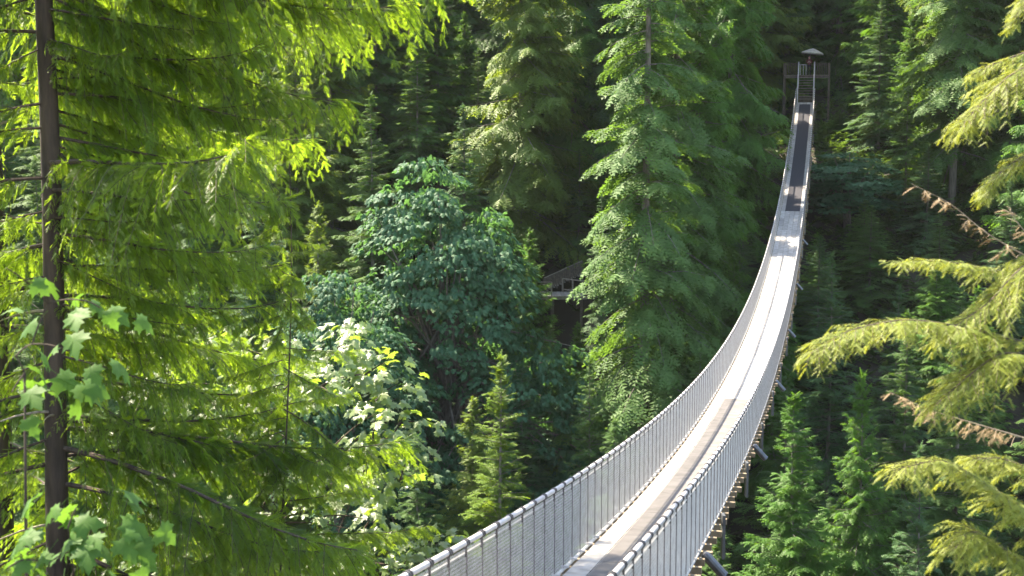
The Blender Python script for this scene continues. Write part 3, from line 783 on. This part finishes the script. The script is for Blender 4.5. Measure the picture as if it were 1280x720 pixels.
# undergrowth on the slope: ferns and seedlings nobody could count
ug = MB(); n = 9500
t = rs.uniform(58, 190, n); w = rs.uniform(-70, 60, n)
x = ax[0]*t + lx[0]*w; y = ax[1]*t + lx[1]*w
z = ground_z(x, y); m5 = 4
for k in range(m5):
    a = rs.rand(n)*2*PI
    D = np.stack([np.cos(a), np.sin(a), rs.uniform(.2,1.0,n)], -1)
    scatter(ug, FROND_S, np.stack([x,y,z-.05],-1), frames(D, np.tile((0,0,1.0),(n,1))), rs.uniform(.6,1.5,n), rs.rand(n)*.6+.2)
n = 2600; t = rs.uniform(96, 133, n); w = W_B + rs.uniform(1.2, 14, n)*np.where(rs.rand(n) < .65, 1, -1)
x = ax[0]*t + lx[0]*w; y = ax[1]*t + lx[1]*w; z = ground_z(x, y)
for k in range(6):
    a = rs.rand(n)*2*PI; D = np.stack([np.cos(a), np.sin(a), rs.uniform(.2,1.0,n)], -1)
    scatter(ug, FROND_S, np.stack([x,y,z-.05],-1), frames(D, np.tile((0,0,1.0),(n,1))), rs.uniform(.5,1.2,n), rs.rand(n)*.6+.2)
tag(ug.obj('undergrowth', M_UNDER), 'low ferns and brush covering the slope across the gorge', 'undergrowth', kind='stuff')

# ------------------------------------------------------------------ near cedars on the left bank
def cedar_bough(L, seed, dens=1.0):
    """a bough along +x: drooping axis, hanging side sprays"""
    rs = RS(seed); st = MB(); fo = MB(); O, D, U, S, A = [], [], [], [], []
    n = 14; u = np.linspace(0, 1, n+1); sw = .25*rs.randn()
    kz = rs.uniform(.6, 1.3); wv = .03*L*np.cumsum(rs.randn(n+1))/n**.5*u
    ax_ = np.stack([L*u, L*sw*u**2*.5 + wv, L*(-.10*u - .24*kz*u**2 + .22*kz*u**4) + .4*wv[::-1]*u], -1)
    st.tube(ax_, np.linspace(.007*L+.006, .004, n+1), 6)
    k = int(22*L); f = .12 + .88*rs.rand(k); p = np.stack([np.interp(f, u, ax_[:,j]) for j in range(3)], -1); sgn = np.sign(rs.randn(k))
    O.append(p); D.append(np.stack([.8+.3*rs.randn(k), sgn*rs.uniform(.2,.9,k), rs.uniform(-.7,.35,k)], -1)); U.append(np.array([0,0,1.0]) + .6*rs.randn(k,3)); S.append(rs.uniform(.16,.34,k)); A.append(np.clip(.5+.15*rs.randn(k),0,1))
    ns = int(54*dens*L/4.5)
    for i in range(ns):
        f = .05 + .95*(i + rs.rand()*.6)/ns
        p = np.array([np.interp(f, u, ax_[:,j]) for j in range(3)])
        sg = 1 if i % 2 else -1
        l = (.30 + .75*(1-f)**.7*min(1, f*3))*(.6+.7*rs.rand())*L/4.5
        an = math.radians(rs.uniform(20, 75)); m = max(int(l/.085), 4); q = np.linspace(0, 1, m+1)
        fall = rs.uniform(.5, 1.5)
        bx_ = np.stack([p[0] + l*q*math.cos(an), p[1] + sg*l*q*math.sin(an), p[2] - l*fall*(.45*q + .55*q**2)], -1)
        st.tube(bx_[::2] if m > 5 else bx_, .0045, 3, cap=False)
        T = norm(np.gradient(bx_, axis=0))
        pn = norm(np.array([0,0,1.0]) + .8*rs.randn(3))                 # the plane this flat fan lies in
        for s2 in (-1, 1):
            k = m; tt = T[1:]
            sd = norm(np.cross(tt, pn))*s2
            d = tt*.85 + sd*(.62 + .10*rs.randn(k,1)) + .08*rs.randn(k,3); d[:,2] -= .18 + .15*rs.rand(k)
            O.append(bx_[1:]); D.append(d); U.append(pn + .15*rs.randn(k,3))
            S.append(rs.uniform(.16,.27,k)*(1.15-.55*q[1:])); A.append(np.clip(.32 + .4*q[1:] + .12*rs.randn() + .07*rs.randn(k), 0, 1))
        O.append(bx_[-1:]); D.append(T[-1:]); U.append(pn[None]); S.append(np.array([.2])); A.append(np.array([.75]))
    O, D, U, S, A = map(np.concatenate, (O, D, U, S, A))
    S3 = np.stack([S*1.12, S*1.05, S], -1)
    scatter(fo, FROND, O, frames(D, U), S3, A)
    return st.mesh('bough', M_BARK), fo.mesh('foliage', M_CEDAR)
BOUGHS = [cedar_bough(L, 100+i) for i, L in enumerate((5.2, 4.6, 4.0, 5.6, 3.4))]
def near_cedar(px, Y, r, z_lo, z_hi, nb, label, seed, lean=0.0, azr=None, smin=.38, smax=1.15, top=None, extra=()):
    rs = RS(seed); b = at(px, 330, Y); zg = float(ground_z(b[0], b[1]))
    root = thing('cedar_tree', (b[0], b[1], zg), label, 'tree')
    H = (z_hi + 10 if top is None else top) - zg; zz = np.linspace(-.8, H, 26)
    P = np.stack([(.05 if top is None else .16)*np.sin(zz*.4), .05*np.cos(zz*.33), zz], -1)
    MB().tube(P, r*np.clip((1.25 - zz/H)*.9, .06, 1.2), 14).obj('trunk', M_BARK, root, True)
    for i in range(nb):
        z = z_lo + (z_hi-z_lo)*((i+rs.rand())/nb)**(.72 if top is None else 1)
        az = rs.rand()*2*PI if top is not None else math.radians(rs.uniform(-38,75) if rs.rand() < .70 else rs.uniform(75,180) if rs.rand() < .35 else rs.uniform(180,225))
        bm = BOUGHS[rs.randint(len(BOUGHS))]
        o = link('bough', bm[0], root); o.location = (0, 0, z - zg); o.rotation_euler = (rs.randn()*.2, rs.randn()*.16 + .05, az)
        k = rs.uniform(smin, smax)*(1 if top is None else .12 + .88*min(1, max(0, (top-z)/(top-z_lo))**.7)); o.scale = (k, k, k)
        link('foliage', bm[1], o)
    for z, az, k, bi in extra:
        o = link('bough', BOUGHS[bi][0], root); o.location = (0,0,z-zg); o.rotation_euler = (0,0,math.radians(az)); o.scale = (k,k,k); link('foliage', BOUGHS[bi][1], o)
    # dead snags on the trunk
    for i in range(12 if top is None else 0):
        z = z_lo + (z_hi-z_lo)*rs.rand() - zg; az = rs.rand()*2*PI; l = rs.uniform(.5,1.5)
        d = np.array([math.cos(az), math.sin(az), rs.uniform(-.2,.5)])
        q = np.linspace(0,1,5)[:,None]
        MB().tube(np.array([0,0,z]) + d*l*q + np.array([0,0,-.25])*q**2*l, np.linspace(.028,.006,5), 5).obj('snag', M_BARKD, root)
    return root
near_cedar(63, 21.5, .225, -12, 6.5, 128, 'tall near cedar with dark trunk and backlit yellow green hanging sprays', 201, extra=((4.0,-12,1.08,3),(3.2,8,1.1,3),(3.6,-30,1.1,0),(2.6,20,1.05,0),(3.0,-4,.98,1)))
near_cedar(-6, 23.5, .20, -12, 5, 14, 'second cedar trunk at the edge of the left bank', 202, smax=.9)
near_cedar(352, 22.6, .035, -12, 1.0, 105, 'small slender cedar with a pointed top in front of the sunlit maple', 203, smin=.42, smax=.62, top=at(388, 205, 22.6)[2])

# ------------------------------------------------------------------ sunlit maple behind the near cedar
def big_leaf_mesh(seed, mat=M_MAPLE):
    rs = RS(seed); V, T, A = LEAF; V = V.copy(); V[:,2] += .35*rs.randn()*V[:,0]*V[:,1] - (.1+.35*rs.rand())*V[:,0]**2 - .3*rs.rand()*V[:,1]**2; V[:,1] *= rs.uniform(.9,1.15)
    # stalk
    mb = MB(); mb.add(V, t=T, a=.5 + A + .12*rs.randn())
    mb.tube(np.array([(-.55,0,.10),(-.25,0,.03),(0,0,0)]), .010, 4, cap=False)
    return mb.mesh('leaf', mat, True)
LEAVES = [big_leaf_mesh(i) for i in range(8)]; SLEAVES = [big_leaf_mesh(i, M_SAPL) for i in range(8)]
def leaf_obj(root, p, d, up, size, rs, ms):
    o = link('leaf', ms[rs.randint(len(ms))], root)
    M = frames(np.asarray(d, float)[None], np.asarray(up, float)[None])[0]
    R4 = Matrix(M.tolist()).to_4x4()
    o.matrix_local = Matrix.Translation(Vector(p)) @ R4 @ Matrix.Scale(size, 4)
    return o
def near_maple(root_xy, sites, label, seed, per, leaf, stem_r, name='maple_tree', singles=280, extra=None):
    rs = RS(seed); x, y = root_xy; zg = float(ground_z(x, y)); base = np.array([x, y, zg])
    root = thing(name, (x, y, zg), label, 'tree')
    S_ = [np.asarray(s, float) - base for s in sites]
    top = max(s[2] for s in S_)
    zz = np.linspace(-.5, top*.92, 10)
    cx = np.mean([s[:2] for s in S_], axis=0)
    st = np.stack([cx[0]*(zz/top)**2*.6, cx[1]*(zz/top)**2*.6, zz], -1)
    tk = MB(); tk.tube(st, np.linspace(stem_r, stem_r*.25, 10), 8); tk.obj('trunk', M_BARK, root, True)
    cr = MB(); O, D, U, S, A = [], [], [], [], []; cnt = 0
    nodes = [p_ for p_ in st[3:]]; order = sorted(range(len(S_)), key=lambda i_: np.linalg.norm(S_[i_][:2] - st[-1][:2]))
    for i_ in order:
        c = S_[i_]
        dn = [np.linalg.norm(c-b_) + max(0, (b_[2]-c[2]))*1.5 for b_ in nodes]; b = nodes[int(np.argmin(dn))]
        mid = (b+c)/2 + np.array([0,0,.12])*np.linalg.norm(c-b); q = np.linspace(0,1,6)[:,None]
        bz_ = (1-q)**2*b + 2*q*(1-q)*mid + q*q*c
        br_ = MB(); br_.tube(bz_, np.linspace(max(stem_r*.14,.007), .005, 6), 5); br_.obj('branch', M_BARK, root)
        nodes += [bz_[3], c]
        k = int(per*(.7+.6*rs.rand()))
        for i in range(k):
            a = rs.rand()*2*PI; rr = .52*math.sqrt(rs.rand())*leaf/.22
            p = c + np.array([math.cos(a)*rr, math.sin(a)*rr, -.5*rr*rr + .10*rs.randn()])
            d = np.array([math.cos(a), math.sin(a), -.35-.5*rs.rand()]) + .25*rs.randn(3); up = np.array([-.22,-.46,1.0]) + .22*rs.randn(3) + .15*np.array([math.cos(a),math.sin(a),0])
            sz = leaf*rs.uniform(.7,1.3)
            if cnt < singles: leaf_obj(root, p, d, up, sz, rs, SLEAVES if name == 'maple_sapling' else LEAVES); cnt += 1
            else: O.append(p); D.append(d); U.append(up); S.append(sz); A.append(.5+.15*rs.randn())
    if O:
        scatter(cr, LEAF, np.array(O), frames(np.array(D), np.array(U)), np.array(S), np.array(A))
        tag(cr.obj('inner_leaves', M_MAPLE, root), kind='stuff')
    return root
rs = RS(77); sites = []
edge = [(440,425,27),(470,440,27.5),(486,452,27),(455,470,27),(500,478,27),(470,500,27),(505,520,27),(528,528,27),(490,548,27),(515,560,27),(475,585,27),(500,600,27),(520,595,27.5),
        (430,405,28),(415,440,27),(540,675,26),(520,690,26),(500,712,26),(556,668,26.2),(470,640,27),(480,690,26.5),(450,610,27)]
for q in edge: sites.append(at(*q))
for i in range(120):
    sites.append(at(rs.uniform(130,470), rs.uniform(395,740), rs.uniform(24.5,29.5)))
near_maple((-4.6, 27.5), sites, 'sunlit maple with pale glinting leaves behind the near cedar', 301, 16, .21, .16)

# maple sapling close to the camera, big soft leaves
rs = RS(78); sites = [at(*q) for q in ((100,375,10),(125,385,10.2),(60,380,10.1),(90,440,9.9),(40,430,10.0),(20,445,10.1),(8,335,9.8),(15,490,10.0),(28,470,10.1))]
near_maple((-3.75, 10.2), sites, 'maple sapling with pale broad leaves overlapping the cedar trunk', 302, 4, .19, .035, 'maple_sapling', 200)
sites = [at(*q) for q in ((95,635,9),(120,650,9.1),(85,660,9),(110,675,9.1),(130,665,9.2),(30,700,8.8),(60,705,8.9),(10,710,8.8))]
near_maple((-2.9, 9.2), sites, 'low maple sapling with a rosette of broad green leaves at the cedar foot', 303, 6, .18, .03, 'maple_sapling', 200)

# ------------------------------------------------------------------ near hemlock boughs on the right
HX, HY = 5.9, 11.2
hz = float(ground_z(HX, HY))
hem = thing('hemlock_tree', (HX, HY, hz), 'near hemlock reaching in sunlit yellow green boughs from the right', 'tree')
zz = np.linspace(-.6, 6 - hz, 16)
MB().tube(np.stack([.03*np.sin(zz), .03*np.cos(zz), zz], -1), np.linspace(.2,.09,16), 12).obj('trunk', M_BARK, hem, True)
def hem_bough(pts, seed, mat, dens=1.0, live=True, width=.55):
    """pts: (px, py, Y) from trunk side to tip"""
    rs = RS(seed); P = np.array([at(*q) for q in pts]) - np.array([HX, HY, hz])
    P = np.concatenate([[[0, 0, P[0][2] + .1*rs.randn()]], P])
    u0 = np.linspace(0, 1, len(P)); n = 60; u = np.linspace(0, 1, n)
    # smooth curve through the points
    C = np.stack([np.interp(u, u0, P[:,j]) for j in range(3)], -1)
    for _ in range(12): C[1:-1] = (C[:-2] + 2*C[1:-1] + C[2:])/4
    L = np.linalg.norm(np.diff(C, axis=0), axis=1).sum()
    st = MB(); fo = MB(); st.tube(C, np.linspace(.020 if live else .009, .002, n), 5)
    T = norm(np.gradient(C, axis=0)); O, D, U, S, A = [], [], [], [], []
    ns = int(64*L/2.2*dens)
    for i in range(ns):
        f = .25 + .74*(i+rs.rand())/ns; j = int(f*(n-1)); p = C[j]; t = T[j]
        sg = 1 if i % 2 else -1
        side = norm(np.cross(t, np.array([0,0,1.0])))*sg
        l = width*(1.08-f)**.55*(.5+.7*rs.rand())
        m = max(int(l/.028), 3); q = np.linspace(0, 1, m+1)[:,None]
        an = math.radians(rs.uniform(30,65)); d = t*math.cos(an) + side*math.sin(an)
        B = p + d*l*q + np.array([0,0,-1])*l*rs.uniform(.15,.8)*q**2 + (np.array([0,0,.04])*q if live else 0)
        st.tube(B[::max(m//3,1)], .0022, 3, cap=False)
        tb = norm(np.gradient(B, axis=0))
        for s2 in (-1,1):
            if not live and rs.rand() < .5: continue
            sd = norm(np.cross(tb[1:], np.array([0,0,1.0])))*s2
            dd = tb[1:]*.8 + sd*.7 + .25*rs.randn(m,3); dd[:,2] -= .35
            O.append(B[1:]); D.append(dd); U.append(np.array([0,0,1.0]) + .3*rs.randn(m,3)); S.append(rs.uniform(.05,.10,m)); A.append(np.clip(.35+.5*q[1:,0]*f + .15*rs.randn(m),0,1))
    O, D, U, S, A = map(np.concatenate, (O, D, U, S, A))
    scatter(fo, TWIG, O, frames(D, U), S, A)
    b = st.obj('bough', M_BARKD if not live else M_BARK, hem); fo.obj('needles', mat, b); return b
hem_bough([(1420,470,11),(1270,425,10.8),(1200,408,10.6),(1130,398,10.4),(1060,412,10.2),(1012,442,10.1)], 1, M_HEML, 1.2)
hem_bough([(1420,400,11.3),(1280,345,11.2),(1230,335,11),(1170,325,10.9),(1118,330,10.8)], 2, M_HEML, 1.1, width=.34)
hem_bough([(1430,470,10.6),(1300,445,10.5),(1250,440,10.4),(1210,470,10.3),(1165,510,10.2)], 3, M_HEML, 1.2)
hem_bough([(1430,740,10.4),(1300,650,10.4),(1240,610,10.3),(1180,572,10.2),(1115,588,10.1)], 4, M_HEML, 1.2)
hem_bough([(1430,650,10.9),(1300,590,10.8),(1250,572,10.8),(1215,574,10.8)], 5, M_HEML, 1.1)
hem_bough([(1440,780,10.2),(1310,720,10.2),(1260,690,10.1),(1215,660,10.1),(1190,690,10)], 6, M_HEML, 1.2)
hem_bough([(1440,90,11.4),(1300,75,11.3),(1260,95,11.2),(1225,130,11.2),(1200,160,11.1)], 7, M_HEML, 1.1)
hem_bough([(1440,200,11.2),(1310,185,11.2),(1270,200,11.1),(1240,225,11.1),(1228,245,11.1)], 8, M_HEML, 1.1, width=.3)
hem_bough([(1440,300,10.8),(1310,310,10.8),(1270,340,10.8),(1235,380,10.7),(1190,410,10.6)], 9, M_HEML, 1.2)
hem_bough([(1440,0,11.2),(1300,-20,11.2),(1280,0,11.2),(1262,35,11.2)], 10, M_HEML, 1.0, width=.25)
hem_bough([(1440,70,11.8),(1300,60,11.8),(1240,80,11.7),(1215,95,11.7)], 11, M_HEML, 1.0, width=.3)
hem_bough([(1430,600,10.9),(1290,550,10.9),(1220,530,10.8),(1160,512,10.7),(1108,488,10.6)], 21, M_DEAD, .5, False, .16)
hem_bough([(1430,380,11.4),(1290,325,11.4),(1230,290,11.3),(1190,255,11.3),(1140,230,11.2)], 22, M_DEAD, .28, False, .2)
hem_bough([(1430,330,11.2),(1290,300,11.2),(1265,270,11.2),(1262,258,11.2)], 23, M_DEAD, .28, False, .2)

# ------------------------------------------------------------------ thin summer haze in the gorge
hm = bpy.data.materials.new('gorge_haze'); hm.use_nodes = True
hn = hm.node_tree.nodes; hn.remove(hn['Principled BSDF'])
pv = hn.new('ShaderNodeVolumePrincipled'); pv.inputs['Color'].default_value = (.82,.88,.90,1); pv.inputs['Density'].default_value = .00006
hm.node_tree.links.new(pv.outputs[0], hn['Material Output'].inputs['Volume'])
hb = MB(); hb.box((0, 280, 48), (860, 700, 220))
tag(hb.obj('haze', hm), kind='stuff')
cy.volume_bounces = 0
